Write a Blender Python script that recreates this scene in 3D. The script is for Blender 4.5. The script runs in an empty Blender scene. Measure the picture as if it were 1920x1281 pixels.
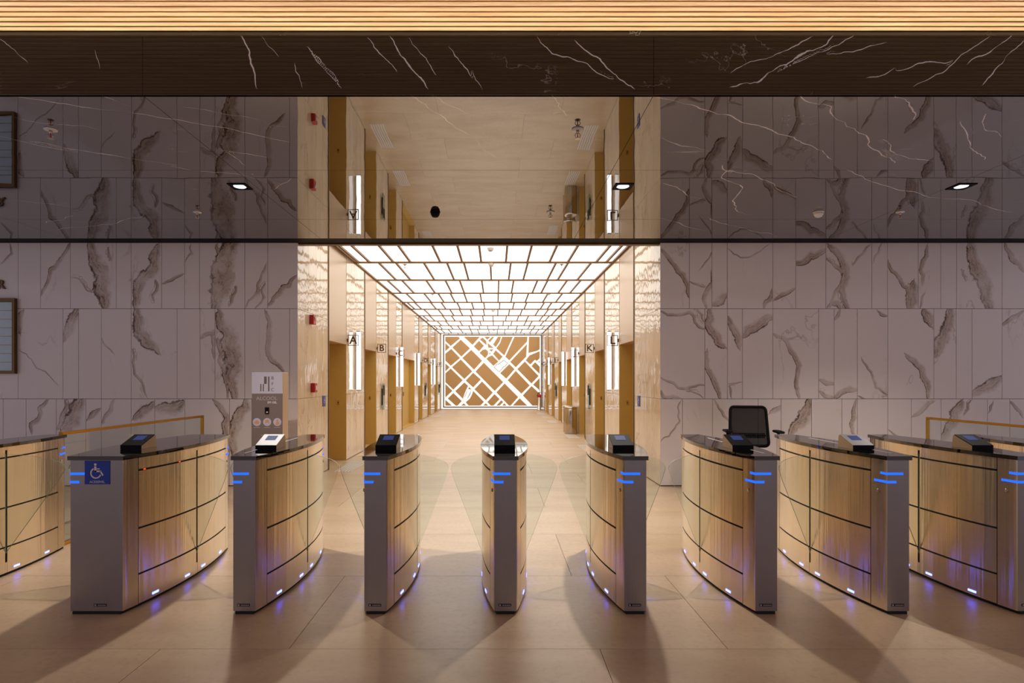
import bpy, bmesh, math, random
import numpy as np
from mathutils import Vector, Matrix
R = math.radians
random.seed(7)
rng = np.random.default_rng(11)
scene = bpy.context.scene
C = scene.collection

# ------------------------------------------------------------------ camera, world, exposure
EYE = 1.473            # eye height, metres
FPX = 1100.0           # focal length in pixels of the 1920 wide frame
VPX, VPY = 930.0, 713.0
cd = bpy.data.cameras.new('camera'); cam = bpy.data.objects.new('camera', cd); C.objects.link(cam)
cam.location = (0, 0, EYE); cam.rotation_euler = (R(90), 0, 0)
cd.sensor_width = 36.0; cd.lens = 36.0 * FPX / 1920
cd.shift_x = (960 - VPX) / 1920; cd.shift_y = (VPY - 640.5) / 1920
cd.clip_end = 200
scene.camera = cam
w = bpy.data.worlds.new('lobby_ambience'); scene.world = w; w.use_nodes = True
w.node_tree.nodes['Background'].inputs[0].default_value = (0.85, 0.79, 0.97, 1)
w.node_tree.nodes['Background'].inputs[1].default_value = 0.54
vs = scene.view_settings
vs.view_transform = 'Standard'; vs.look = 'None'; vs.gamma = 1.0; vs.use_curve_mapping = False
vs.exposure = 0.0
CEIL_L = 2.15           # radiance of the luminous corridor ceiling
COVE_L = 62.0          # LED strip in the slat cove
SPOT_W = 300.0          # lobby downlights, watts each

# ------------------------------------------------------------------ layout numbers
WALL_Y = 8.14          # lobby wall
END_Y = 29.1           # end of the lift corridor
XL, XR = -2.753, 2.28  # corridor walls
H1 = 3.372             # polished lobby ceiling
H2 = 3.78              # luminous corridor ceiling
FAS_Y = 3.91           # face of the black fascia
PXW = FPX / WALL_Y
def wallpt(px, py): return ((px - VPX) / PXW, EYE + (VPY - py) / PXW)

# ------------------------------------------------------------------ helpers
def lin(c):
    f = lambda v: v / 12.92 if v <= 0.04045 else ((v + 0.055) / 1.055) ** 2.4
    return tuple(f(v / 255.0) for v in c) + (1.0,)
def setp(o, label=None, cat=None, group=None, kind=None):
    if label: o['label'] = label
    if cat: o['category'] = cat
    if group: o['group'] = group
    if kind: o['kind'] = kind
    return o
def link(name, me, parent=None):
    o = bpy.data.objects.new(name, me); C.objects.link(o)
    if parent is not None: o.parent = parent
    return o
def empty(name, loc=(0, 0, 0), rz=0.0, label=None, cat=None, group=None, kind=None):
    o = link(name, None); o.location = loc; o.rotation_euler = (0, 0, rz); o.empty_display_size = 0.1
    return setp(o, label, cat, group, kind)
def mesh(name, verts, faces, mat, parent=None, smooth=False):
    me = bpy.data.meshes.new(name); me.from_pydata([tuple(v) for v in verts], [], faces)
    me.materials.append(mat)
    if smooth:
        for p in me.polygons: p.use_smooth = True
    me.update()
    return link(name, me, parent)
def boxgeo(x0, x1, y0, y1, z0, z1):
    v = [(x0,y0,z0),(x1,y0,z0),(x1,y1,z0),(x0,y1,z0),(x0,y0,z1),(x1,y0,z1),(x1,y1,z1),(x0,y1,z1)]
    f = [(0,3,2,1),(4,5,6,7),(0,1,5,4),(1,2,6,5),(2,3,7,6),(3,0,4,7)]
    return v, f
def box(name, x0, x1, y0, y1, z0, z1, mat, parent=None):
    x0, x1 = min(x0,x1), max(x0,x1); y0, y1 = min(y0,y1), max(y0,y1); z0, z1 = min(z0,z1), max(z0,z1)
    v, f = boxgeo(x0,x1,y0,y1,z0,z1)
    return mesh(name, v, f, mat, parent)
def bbox(name, x0, x1, y0, y1, z0, z1, r, mat, parent=None, seg=2):
    bm = bmesh.new(); v, f = boxgeo(x0,x1,y0,y1,z0,z1)
    bv = [bm.verts.new(p) for p in v]
    for q in f: bm.faces.new([bv[i] for i in q])
    bmesh.ops.bevel(bm, geom=list(bm.edges), offset=r, segments=seg, affect='EDGES', profile=0.5)
    me = bpy.data.meshes.new(name); bm.to_mesh(me); bm.free(); me.materials.append(mat)
    return link(name, me, parent)
def merge(parts):
    V, F = [], []
    for v, f in parts:
        n = len(V); V += list(v); F += [tuple(i + n for i in q) for q in f]
    return V, F
def prism(poly, z0, z1, axis='z'):
    n = len(poly)
    a = sum(poly[i][0]*poly[(i+1)%n][1] - poly[(i+1)%n][0]*poly[i][1] for i in range(n))
    if a < 0: poly = poly[::-1]
    v = [(p[0], p[1], z0) for p in poly] + [(p[0], p[1], z1) for p in poly]
    f = [tuple(range(n-1, -1, -1)), tuple(range(n, 2*n))] + [(i, (i+1)%n, n+(i+1)%n, n+i) for i in range(n)]
    if axis == 'y':   # poly in x,z ; extruded from y=z0 to z1
        v = [(p[0], p[2], p[1]) for p in v]; f = [q[::-1] for q in f]
    if axis == 'x':   # poly in y,z ; extruded in x
        v = [(p[2], p[0], p[1]) for p in v]
    return v, f
def tubegeo(pts, r, n=8, closed=False):
    pts = [Vector(p) for p in pts]; V, F = [], []; m = len(pts)
    rr = r if isinstance(r, (list, tuple)) else [r]*m
    up = Vector((0, 0, 1)); prev = None
    for i, p in enumerate(pts):
        if closed: t = pts[(i+1)%m] - pts[i-1]
        else: t = pts[min(i+1, m-1)] - pts[max(i-1, 0)]
        t.normalize()
        if prev is None:
            a = up if abs(t.dot(up)) < 0.95 else Vector((1, 0, 0))
            u = t.cross(a).normalized()
        else:
            u = (prev - t * prev.dot(t)).normalized()
        prev = u; v2 = t.cross(u)
        for k in range(n):
            a = 2*math.pi*k/n
            V.append(p + (u*math.cos(a) + v2*math.sin(a))*rr[i])
    for i in range(m if closed else m-1):
        for k in range(n):
            j = (i+1) % m
            F.append((i*n+k, i*n+(k+1)%n, j*n+(k+1)%n, j*n+k))
    if not closed:
        F.append(tuple(range(n-1, -1, -1))); F.append(tuple((m-1)*n+k for k in range(n)))
    return [tuple(v) for v in V], F
def tube(name, pts, r, mat, parent=None, n=8, closed=False):
    v, f = tubegeo(pts, r, n, closed); return mesh(name, v, f, mat, parent, smooth=True)
def lathegeo(prof, n=16, cx=0, cy=0):
    V, F = [], []
    for r_, z in prof:
        for k in range(n):
            a = 2*math.pi*k/n; V.append((cx + r_*math.cos(a), cy + r_*math.sin(a), z))
    m = len(prof)
    for i in range(m-1):
        for k in range(n): F.append((i*n+k, i*n+(k+1)%n, (i+1)*n+(k+1)%n, (i+1)*n+k))
    F.append(tuple(range(n-1, -1, -1))); F.append(tuple((m-1)*n+k for k in range(n)))
    return V, F
def lathe(name, prof, mat, parent=None, n=16, cx=0, cy=0, smooth=True):
    v, f = lathegeo(prof, n, cx, cy); o = mesh(name, v, f, mat, parent)
    if smooth:
        for p in o.data.polygons: p.use_smooth = len(p.vertices) == 4
    return o
def text(name, s, size, mat, parent=None, extrude=0.001, rot=(R(90), 0, 0), loc=(0, 0, 0), bold=0.0, align='CENTER', sx=1.0):
    cu = bpy.data.curves.new(name, 'FONT'); cu.body = s; cu.size = size; cu.extrude = extrude; cu.offset = bold
    cu.align_x = align; cu.align_y = 'CENTER'; cu.resolution_u = 3
    t = bpy.data.objects.new(name, cu); C.objects.link(t)
    dg = bpy.context.evaluated_depsgraph_get(); dg.update()
    me = bpy.data.meshes.new_from_object(t.evaluated_get(dg)); me.name = name
    bpy.data.objects.remove(t); bpy.data.curves.remove(cu)
    M = Matrix.Translation(loc) @ Matrix.Rotation(rot[2], 4, 'Z') @ Matrix.Rotation(rot[1], 4, 'Y') @ Matrix.Rotation(rot[0], 4, 'X') @ Matrix.Diagonal((sx, 1, 1, 1))
    me.transform(M); me.materials.clear(); me.materials.append(mat)
    return link(name, me, parent)

# ------------------------------------------------------------------ materials
class NT:
    def __init__(s, name):
        s.m = bpy.data.materials.new(name); s.m.use_nodes = True; s.t = s.m.node_tree
        s.b = s.t.nodes['Principled BSDF']; s.out = s.t.nodes['Material Output']
    def n(s, typ, **kw):
        nd = s.t.nodes.new(typ)
        for k, v in kw.items():
            if k.startswith('i_'): nd.inputs[int(k[2:])].default_value = v
            else: setattr(nd, k, v)
        return nd
    def l(s, a, b): s.t.links.new(a, b)
    def math(s, op, a, b=None, c=None, clamp=False):
        nd = s.t.nodes.new('ShaderNodeMath'); nd.operation = op; nd.use_clamp = clamp
        for i, v in enumerate((a, b, c)):
            if v is None: continue
            if isinstance(v, (int, float)): nd.inputs[i].default_value = v
            else: s.l(v, nd.inputs[i])
        return nd.outputs[0]
    def noise(s, vec, scale, detail=3, rough=0.55, dist=0.0):
        nd = s.t.nodes.new('ShaderNodeTexNoise'); nd.inputs['Scale'].default_value = scale
        nd.inputs['Detail'].default_value = detail; nd.inputs['Roughness'].default_value = rough
        nd.inputs['Distortion'].default_value = dist
        if vec is not None: s.l(vec, nd.inputs['Vector'])
        return nd.outputs[0]
    def ramp(s, val, lo, hi, a=0.0, b=1.0):
        nd = s.t.nodes.new('ShaderNodeMapRange'); nd.interpolation_type = 'SMOOTHSTEP'
        s.l(val, nd.inputs[0]); nd.inputs[1].default_value = lo; nd.inputs[2].default_value = hi
        nd.inputs[3].default_value = a; nd.inputs[4].default_value = b
        return nd.outputs[0]
    def mix(s, f, a, b):
        nd = s.t.nodes.new('ShaderNodeMix'); nd.data_type = 'RGBA'
        for i, v in ((0, f), (6, a), (7, b)):
            if isinstance(v, (int, float)): nd.inputs[i].default_value = v
            elif isinstance(v, tuple): nd.inputs[i].default_value = v
            else: s.l(v, nd.inputs[i])
        return nd.outputs[2]
    def coord(s, scale=(1, 1, 1), rnd=0.0):
        tc = s.t.nodes.new('ShaderNodeNewGeometry').outputs['Position']
        mp = s.t.nodes.new('ShaderNodeMapping'); s.l(tc, mp.inputs[0]); mp.inputs['Scale'].default_value = scale
        o = mp.outputs[0]
        if rnd:
            oi = s.t.nodes.new('ShaderNodeObjectInfo').outputs['Random']
            ad = s.t.nodes.new('ShaderNodeVectorMath'); ad.operation = 'ADD'; s.l(o, ad.inputs[0])
            cb = s.t.nodes.new('ShaderNodeCombineXYZ')
            s.l(s.math('MULTIPLY', oi, rnd), cb.inputs[0]); s.l(s.math('MULTIPLY', oi, rnd*1.7), cb.inputs[1]); s.l(s.math('MULTIPLY', oi, rnd*0.6), cb.inputs[2])
            s.l(cb.outputs[0], ad.inputs[1]); o = ad.outputs[0]
        return o
    def bump(s, h, strength, dist=0.01):
        nd = s.t.nodes.new('ShaderNodeBump'); nd.inputs['Strength'].default_value = strength; nd.inputs['Distance'].default_value = dist
        s.l(h, nd.inputs['Height']); s.l(nd.outputs[0], s.b.inputs['Normal'])
    def set(s, **kw):
        for k, v in kw.items():
            key = {'col': 'Base Color', 'rough': 'Roughness', 'metal': 'Metallic', 'ior': 'IOR', 'spec': 'Specular IOR Level',
                   'aniso': 'Anisotropic', 'arot': 'Anisotropic Rotation', 'ecol': 'Emission Color', 'estr': 'Emission Strength', 'coat': 'Coat Weight', 'crough': 'Coat Roughness'}[k]
            if isinstance(v, (int, float, tuple)): s.b.inputs[key].default_value = v
            else: s.l(v, s.b.inputs[key])
        return s
def plain(name, rgb, rough=0.5, metal=0.0, var=0.06, scale=30.0, **kw):
    t = NT(name); nz = t.noise(t.coord(), scale, 3)
    c = lin(rgb); d = tuple(max(0, v*(1-var*2)) for v in c[:3]) + (1,)
    t.set(col=t.mix(nz, c, d), rough=rough, metal=metal, **kw); return t.m
def emit(name, rgb, strength):
    t = NT(name); t.set(col=(0.02, 0.02, 0.02, 1), ecol=rgb + (1,), estr=strength, rough=0.5, spec=0.1); return t.m

def marble_white(name, base, tint, wav, rough=0.07, ior=1.5, busy=0.0):
    """polished white slabs; the big streaks come from a vertex attribute, small ones from noise"""
    t = NT(name)
    at = t.n('ShaderNodeAttribute', attribute_name='vein'); sp = t.n('ShaderNodeSeparateXYZ'); t.l(at.outputs['Vector'], sp.inputs[0])
    along, tt, g = sp.outputs
    p = t.coord(rnd=9.0)
    wob = t.math('SUBTRACT', t.noise(p, 10.0, 6, 0.72), 0.5)
    wob2 = t.math('SUBTRACT', t.noise(p, 2.6, 3), 0.5)
    tw = t.math('ADD', t.math('ADD', tt, t.math('MULTIPLY', wob, 1.5)), t.math('MULTIPLY', wob2, 1.8))
    band = t.math('MULTIPLY', t.ramp(tw, -1.05, -0.72), t.ramp(tw, 1.25, 0.25))
    cb = t.n('ShaderNodeCombineXYZ'); t.l(t.math('MULTIPLY', along, 1.3), cb.inputs[0]); t.l(t.math('MULTIPLY', tw, 1.7), cb.inputs[1])
    sn = t.noise(cb.outputs[0], 2.4, 7, 0.7, 0.4)
    streak = t.ramp(sn, 0.40, 0.68)
    hair = t.ramp(t.math('ABSOLUTE', t.math('SUBTRACT', t.noise(cb.outputs[0], 1.7, 5, 0.62, 0.7), 0.52)), 0.035, 0.0)
    edge = t.ramp(t.math('ABSOLUTE', t.math('ADD', tw, 0.74)), 0.20, 0.02)
    gate = t.ramp(g, 0.05, 0.45)
    fade = t.ramp(t.noise(p, 4.2, 3), 0.30, 0.62, 0.45, 1.0)
    dens = t.math('MULTIPLY', t.math('MULTIPLY', band, gate), t.math('MULTIPLY', fade, t.math('ADD', 0.46, t.math('ADD', t.math('MULTIPLY', streak, 0.30), t.math('ADD', t.math('MULTIPLY', edge, 0.55), t.math('MULTIPLY', hair, 0.38))))), clamp=True)
    cb2 = t.coord((1, 1, 0.45), rnd=23.0)
    th = t.math('ABSOLUTE', t.math('SUBTRACT', t.noise(cb2, 1.1, 5, 0.6, 0.5), 0.5))
    fine = t.math('MULTIPLY', t.ramp(th, 0.012, 0.0), t.math('MULTIPLY', t.ramp(t.noise(cb2, 1.7, 2), 0.5 - 0.12*busy, 0.7 - 0.12*busy), 0.40 + 0.3*busy))
    cloud = t.ramp(t.noise(cb2, 2.0, 4, 0.6, 0.6*busy), 0.35 + 0.05*busy, 0.8 - 0.12*busy, 0.0, 0.18 + 0.75*busy)
    vein = t.mix(t.math('MAXIMUM', edge, hair), lin((150, 108, 48)), lin((74, 48, 16)))
    c = t.mix(cloud, lin(base), lin(tint))
    c = t.mix(fine, c, lin((150, 125, 95)))
    c = t.mix(dens, c, vein)
    t.set(col=c, rough=rough, ior=ior)
    t.bump(t.noise(t.coord((1, 1, 0.55), rnd=4.0), wav[0], 2, 0.5), wav[1], wav[2])
    return t.m
def marble_black(name, ior, rough, wav):
    t = NT(name)
    at = t.n('ShaderNodeAttribute', attribute_name='vein'); sp = t.n('ShaderNodeSeparateXYZ'); t.l(at.outputs['Vector'], sp.inputs[0])
    along, tt, g = sp.outputs
    p = t.coord()
    wob = t.math('MULTIPLY', t.math('SUBTRACT', t.noise(p, 26.0, 4, 0.6), 0.5), 2.2)
    a = t.math('ABSOLUTE', t.math('ADD', tt, wob))
    thick = t.ramp(t.noise(p, 5.0, 3), 0.34, 0.62, 0.25, 1.15)
    line = t.math('MULTIPLY', t.ramp(t.math('DIVIDE', a, thick), 1.0, 0.45), t.ramp(g, 0.05, 0.4))
    q = t.coord((0.55, 1.0, 1.0))
    th = t.math('ABSOLUTE', t.math('SUBTRACT', t.noise(q, 1.35, 6, 0.62, 0.8), 0.5))
    fine = t.math('MULTIPLY', t.ramp(th, 0.0045, 0.0), t.ramp(t.noise(q, 2.3, 2), 0.50, 0.66))
    c = t.mix(t.noise(p, 3.0, 4), lin((30, 25, 22)), lin((46, 38, 32)))
    c = t.mix(t.math('MULTIPLY', fine, 0.55), c, lin((190, 182, 176)))
    c = t.mix(line, c, lin((252, 250, 252)))
    t.set(col=c, rough=rough, ior=ior)
    t.bump(t.noise(t.coord(), wav[0], 2, 0.5), wav[1], wav[2])
    return t.m

M = {}
M['wall_marble'] = marble_white('polished_white_marble', (232, 222, 216), (214, 202, 194), (2.2, 0.10, 0.02), 0.06)
M['lift_marble'] = marble_white('warm_white_marble', (226, 206, 180), (204, 174, 134), (5.0, 0.30, 0.012), 0.05, 1.65, 0.65)
M['ceil_marble'] = marble_black('polished_black_marble', 4.4, 0.012, (1.6, 0.06, 0.02))
M['fascia_marble'] = marble_black('black_marble_fascia', 1.95, 0.015, (2.0, 0.02, 0.01))
def m_floor():
    t = NT('beige_stone_floor'); p = t.coord(rnd=5.0)
    n1 = t.noise(t.coord((0.35, 1, 1), rnd=5.0), 2.2, 6, 0.6); n2 = t.noise(p, 28, 4, 0.6)
    c = t.mix(t.ramp(n1, 0.3, 0.75), lin((212, 184, 150)), lin((192, 161, 126)))
    c = t.mix(t.ramp(n2, 0.45, 0.8, 0, 0.35), c, lin((168, 136, 100)))
    rg = t.math('ADD', 0.30, t.math('MULTIPLY', n2, 0.12))
    t.set(col=c, rough=rg, ior=1.75); t.bump(n1, 0.05, 0.01); return t.m
M['floor'] = m_floor()
M['joint'] = plain('floor_joint_grout', (120, 92, 66), 0.8)
M['backing'] = plain('dark_tile_backing', (92, 78, 66), 0.8)
def m_steel(name, rgb, rough, aniso):
    t = NT(name)
    st = t.noise(t.coord((3, 3, 260)), 1.0, 3, 0.6); bl = t.noise(t.coord(), 5.0, 4, 0.6)
    c0 = lin(rgb); c1 = tuple(v*0.78 for v in c0[:3]) + (1,)
    c = t.mix(t.math('ADD', t.math('MULTIPLY', st, 0.5), t.math('MULTIPLY', bl, 0.4), None, True), c0, c1)
    rg = t.math('ADD', rough - 0.05, t.math('MULTIPLY', bl, 0.10))
    tg = t.n('ShaderNodeTangent', direction_type='RADIAL', axis='Z'); t.l(tg.outputs[0], t.b.inputs['Tangent'])
    t.set(col=c, rough=rg, metal=1.0, aniso=aniso, arot=0.25)
    t.bump(t.noise(t.coord((11, 11, 0.25)), 1.0, 3, 0.6), 0.45, 0.012)
    return t.m
M['steel'] = m_steel('brushed_stainless_steel', (238, 222, 196), 0.25, 0.85)
M['steel_end'] = m_steel('satin_steel_end_cap', (158, 150, 144), 0.32, 0.6)
M['chrome'] = plain('polished_steel', (200, 190, 176), 0.16, 1.0)
M['core'] = plain('black_gate_core', (10, 9, 9), 0.7)
M['black_glass'] = plain('black_glass_top', (12, 10, 10), 0.03, 0.0, ior=1.95)
M['black'] = plain('black_plastic', (14, 13, 14), 0.6, spec=0.15)
M['black_soft'] = plain('black_upholstery', (14, 13, 14), 0.8)
M['reader_silver'] = plain('silver_reader_face', (168, 166, 168), 0.45, 0.2)
M['reader_side'] = plain('beige_reader_side', (196, 168, 130), 0.35, 0.3)
M['bronze'] = plain('satin_bronze', (208, 172, 92), 0.45, 0.1, scale=12)
M['bronze_dark'] = plain('dark_bronze_edge', (112, 84, 48), 0.35, 0.6)
M['transom'] = plain('satin_champagne_panel', (208, 182, 152), 0.28, 0.25, var=0.02)
M['gold'] = plain('brushed_gold_rail', (204, 150, 58), 0.3, 0.9)
M['grid'] = plain('bronze_ceiling_grid', (124, 86, 36), 0.5, 0.1)
M['art'] = plain('bronze_map_plate', (196, 158, 106), 0.5, 0.0, var=0.03)
M['red'] = plain('red_alarm_plastic', (196, 30, 22), 0.35)
M['white_plastic'] = plain('white_plastic', (236, 232, 226), 0.4)
M['sign_blue'] = plain('blue_sign', (4, 52, 158), 0.35)
M['sign_white'] = plain('white_print', (228, 222, 222), 0.5)
M['grey_print'] = plain('pale_grey_print', (178, 166, 160), 0.5)
M['taupe'] = plain('taupe_print', (122, 106, 98), 0.45)
M['paper'] = plain('white_header_print', (192, 186, 198), 0.35)
M['brown_print'] = plain('brown_print', (104, 84, 72), 0.5)
M['skin_print'] = plain('orange_print', (206, 148, 112), 0.5)
M['slot_blue'] = plain('blue_grey_directory_row', (196, 214, 226), 0.3)
M['black_trim'] = plain('black_metal_trim', (5, 4, 4), 0.6, spec=0.1)
M['sign_brown'] = plain('brown_sign_letter', (92, 68, 42), 0.4, 0.3)
M['screen'] = emit('blue_lcd_screen', (0.05, 0.09, 0.36), 0.4)
M['led_blue'] = emit('blue_status_led', (0.006, 0.075, 1.0), 2.6)
M['led_floor'] = emit('blue_floor_led', (0.07, 0.09, 1.0), 12.0)
M['led_red'] = emit('red_led', (1.0, 0.05, 0.02), 2.0)
M['ceil_panel'] = emit('luminous_ceiling_panel', (1.0, 0.935, 0.85), CEIL_L)
M['art_glow'] = emit('backlit_map_panel', (1.0, 0.96, 0.90), 1.08)
M['tube_light'] = emit('white_tube_diffuser', (1.0, 0.97, 0.98), 2.6)
M['cove'] = emit('warm_led_strip', (1.0, 0.91, 0.80), COVE_L)
M['lens'] = emit('cool_downlight_lens', (0.80, 0.90, 1.0), 1.6)
def m_wood():
    t = NT('oak_slat'); n1 = t.noise(t.coord((0.6, 14, 14), rnd=6.0), 3.0, 5, 0.6, 0.4)
    t.set(col=t.mix(t.ramp(n1, 0.3, 0.7), lin((226, 188, 140)), lin((200, 156, 106))), rough=0.5); return t.m
M['wood'] = m_wood()
def m_glass(name, tint, fac_n=1.5):
    t = NT(name); t.t.nodes.remove(t.b)
    tr = t.n('ShaderNodeBsdfTransparent'); tr.inputs[0].default_value = tint + (1,)
    gl = t.n('ShaderNodeBsdfGlossy'); gl.inputs['Roughness'].default_value = 0.02
    fr = t.n('ShaderNodeFresnel')
    bf = t.n('ShaderNodeNewGeometry').outputs['Backfacing']   # thin sheet: same reflectance from both faces
    t.l(t.math('ADD', t.math('MULTIPLY', bf, 1/fac_n - fac_n), fac_n), fr.inputs[0])
    mx = t.n('ShaderNodeMixShader'); t.l(fr.outputs[0], mx.inputs[0]); t.l(tr.outputs[0], mx.inputs[1]); t.l(gl.outputs[0], mx.inputs[2])
    t.l(mx.outputs[0], t.out.inputs[0]); return t.m
M['glass'] = m_glass('clear_flap_glass', (0.95, 0.98, 0.96))
M['glass_rail'] = m_glass('balustrade_glass', (0.93, 0.965, 0.95))
M['glass_edge'] = plain('green_glass_edge', (120, 138, 112), 0.15, 0.0)
def m_mesh():
    t = NT('black_chair_mesh'); t.t.nodes.remove(t.b)
    tr = t.n('ShaderNodeBsdfTransparent'); df = t.n('ShaderNodeBsdfDiffuse'); df.inputs[0].default_value = (0.012, 0.011, 0.012, 1)
    ck = t.n('ShaderNodeTexNoise'); ck.inputs['Scale'].default_value = 900.0
    f = t.math('ADD', 0.82, t.math('MULTIPLY', ck.outputs[0], 0.2), None, True)
    mx = t.n('ShaderNodeMixShader'); t.l(f, mx.inputs[0]); t.l(tr.outputs[0], mx.inputs[1]); t.l(df.outputs[0], mx.inputs[2])
    t.l(mx.outputs[0], t.out.inputs[0]); return t.m
M['mesh'] = m_mesh()

# ------------------------------------------------------------------ vein fields
def fractal(pts, amp, it=3, seed=0):
    r = np.random.default_rng(seed); P = np.array(pts, float)
    for k in range(it):
        mid = (P[1:] + P[:-1]) / 2; d = P[1:] - P[:-1]; nrm = np.stack([-d[:, 1], d[:, 0]], 1)
        mid = mid + nrm * r.normal(0, amp, (len(mid), 1))
        Q = np.empty((len(P) + len(mid), 2)); Q[0::2] = P; Q[1::2] = mid; P = Q
    return P
def vein_field(pts, veins, cell):
    """pts (n,2); veins list of (poly, halfwidth); gives along, signed across / halfwidth, gate"""
    n = len(pts); best = np.full(n, 1e9); out = np.zeros((n, 3)); out[:, 1] = 9.0
    for poly, hw in veins:
        acc = 0.0
        tot = np.sum(np.hypot(*(poly[1:] - poly[:-1]).T))
        dirs = poly[1:] - poly[:-1]; dirs = dirs / np.maximum(np.hypot(dirs[:, 0], dirs[:, 1]), 1e-9)[:, None]
        for si, (a, b) in enumerate(zip(poly[:-1], poly[1:])):
            d = b - a; L = np.hypot(*d)
            if L < 1e-6: continue
            d = d / L; q = pts - a; s = np.clip(q @ d, 0, L)
            c = a + s[:, None] * d; e = pts - c; dist = np.hypot(e[:, 0], e[:, 1])
            side = np.sign(d[0]*q[:, 1] - d[1]*q[:, 0])
            if si > 0:
                m = d + dirs[si-1]; k0 = s <= 0; side[k0] = np.sign(m[0]*e[k0, 1] - m[1]*e[k0, 0])
            if si < len(dirs) - 1:
                m = d + dirs[si+1]; k0 = s >= L; side[k0] = np.sign(m[0]*e[k0, 1] - m[1]*e[k0, 0])
            side[side == 0] = 1
            fr = (acc + s) / tot
            h = hw * np.clip(0.55 + 1.1*np.sqrt(np.clip(np.minimum(fr, 1-fr)*2.2, 0, 1))*0.5, 0.2, 1.1)
            key = dist / h; k = key < best; best[k] = key[k]
            out[k, 0] = acc + s[k]; out[k, 1] = (side*dist/h)[k]
            out[k, 2] = np.clip(1 - (dist - h)[k] / (1.6*cell), 0, 1)
            acc += L
    return out
def grid_slab(name, u0, u1, v0, v1, plane, c, thick, mat, parent, veins, cell, sign):
    """slab whose front face is a fine grid carrying the vein field. plane 'y': u=x v=z at y=c, 'z': u=x v=y at z=c"""
    nu = max(1, int(math.ceil((u1-u0)/cell))); nv = max(1, int(math.ceil((v1-v0)/cell)))
    if not veins: nu = nv = 1
    U = np.linspace(u0, u1, nu+1); W = np.linspace(v0, v1, nv+1)
    g = np.array([(a, b) for b in W for a in U])
    at = vein_field(g, veins, cell) if veins else np.zeros((len(g), 3)) + np.array([0, 9.0, 0])
    P = lambda a, b, d: (a, c + d, b) if plane == 'y' else (a, b, c + d)
    V = [P(a, b, 0) for a, b in g]; F = []
    for j in range(nv):
        for i in range(nu):
            q = (j*(nu+1)+i, j*(nu+1)+i+1, (j+1)*(nu+1)+i+1, (j+1)*(nu+1)+i); F.append(q if sign > 0 else q[::-1])
    k = len(V); cr = [(u0, v0), (u1, v0), (u1, v1), (u0, v1)]
    V += [P(a, b, 0) for a, b in cr] + [P(a, b, thick) for a, b in cr]
    for i in range(4):
        q = (k+i, k+(i+1) % 4, k+4+(i+1) % 4, k+4+i); F.append(q[::-1] if sign > 0 else q)
    q = (k+4, k+5, k+6, k+7); F.append(q[::-1] if sign > 0 else q)
    o = mesh(name, V, F, mat, parent)
    A = o.data.attributes.new('vein', 'FLOAT_VECTOR', 'POINT')
    at = np.vstack([at, np.tile([0, 9.0, 0], (8, 1))]).astype(np.float32); A.data.foreach_set('vector', at.ravel())
    return o

# ------------------------------------------------------------------ floor
floor = box('floor', -9.2, 9.2, -6.0, END_Y + 0.4, -0.12, -0.004, M['joint'])
setp(floor, 'beige stone slab floor running from the lobby into the lift corridor', 'floor', kind='structure')
def slab(x0, x1, y0, y1):
    j = 0.0016
    box('slab', x0 + j, x1 - j, y0 + j, y1 - j, -0.02, 0.0, M['floor'], floor)
row = 0; y = 3.215 - 1.197*7
while y < END_Y:
    y2 = min(y + 1.197, END_Y + 0.1)
    off = -1.135 if row % 2 == 1 else 0.569
    lo, hi = (-9.0, 9.0)
    if y > WALL_Y + 0.2: lo, hi = XL - 0.5, XR + 0.5
    x = off - 2.405*5
    while x < hi:
        a, b = max(x, lo), min(x + 2.405, hi)
        if b - a > 0.05: slab(a, b, y, y2)
        x += 2.405
    y = y2; row += 1

# ------------------------------------------------------------------ lobby marble walls
ROWS = [0.012, 1.214, 2.465, H1 + 0.03]
def Lz(p): return (p[0]/3.05, 440 + p[1]/3.05)
def Rz(p): return (1240 + p[0]/2.8235, 440 + p[1]/2.8235)
VL = [([(60,60),(70,110),(10,165)],14),([(400,55),(340,150),(290,200),(260,300),(240,340)],26),([(520,50),(570,200),(600,410)],80),
([(420,245),(480,280),(540,330)],12),([(620,80),(635,150)],14),([(905,70),(870,190),(790,290),(775,410)],74),([(890,260),(880,380)],18),
([(930,280),(990,255),(1048,225)],20),([(1090,60),(1100,110),(1060,150)],12),([(1340,50),(1270,200),(1230,420)],110),([(1235,60),(1255,110)],16),
([(1350,300),(1310,410)],20),([(1522,170),(1470,290),(1410,410)],18),([(1515,280),(1460,420)],14),([(1690,240),(1600,330),(1535,405)],30),
([(130,440),(115,560)],34),([(440,430),(400,520),(370,600)],56),([(115,665),(180,715),(330,860)],8),([(585,600),(650,680)],10),
([(780,430),(790,540),(830,620),(900,670)],66),([(760,660),(770,800),(840,930)],16),([(1150,590),(1225,545)],28),
([(1250,450),(1310,580),(1330,700),(1350,930)],86),([(1210,560),(1225,700)],24),([(1520,440),(1540,560),(1530,640),(1620,780)],30),([(1240,600),(1280,760),(1300,930)],22),
([(270,950),(220,1050),(180,1130)],28),([(375,950),(350,1050),(330,1110)],22),([(465,950),(420,1050),(370,1110)],90),([(570,1000),(505,1060)],30),
([(650,950),(600,1050),(585,1080)],26),([(880,960),(770,1050)],55),([(1040,960),(900,1000)],80),([(1230,950),(1300,1050),(1305,1250)],40),([(1410,950),(1350,1080),(1330,1250)],70)]
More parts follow.
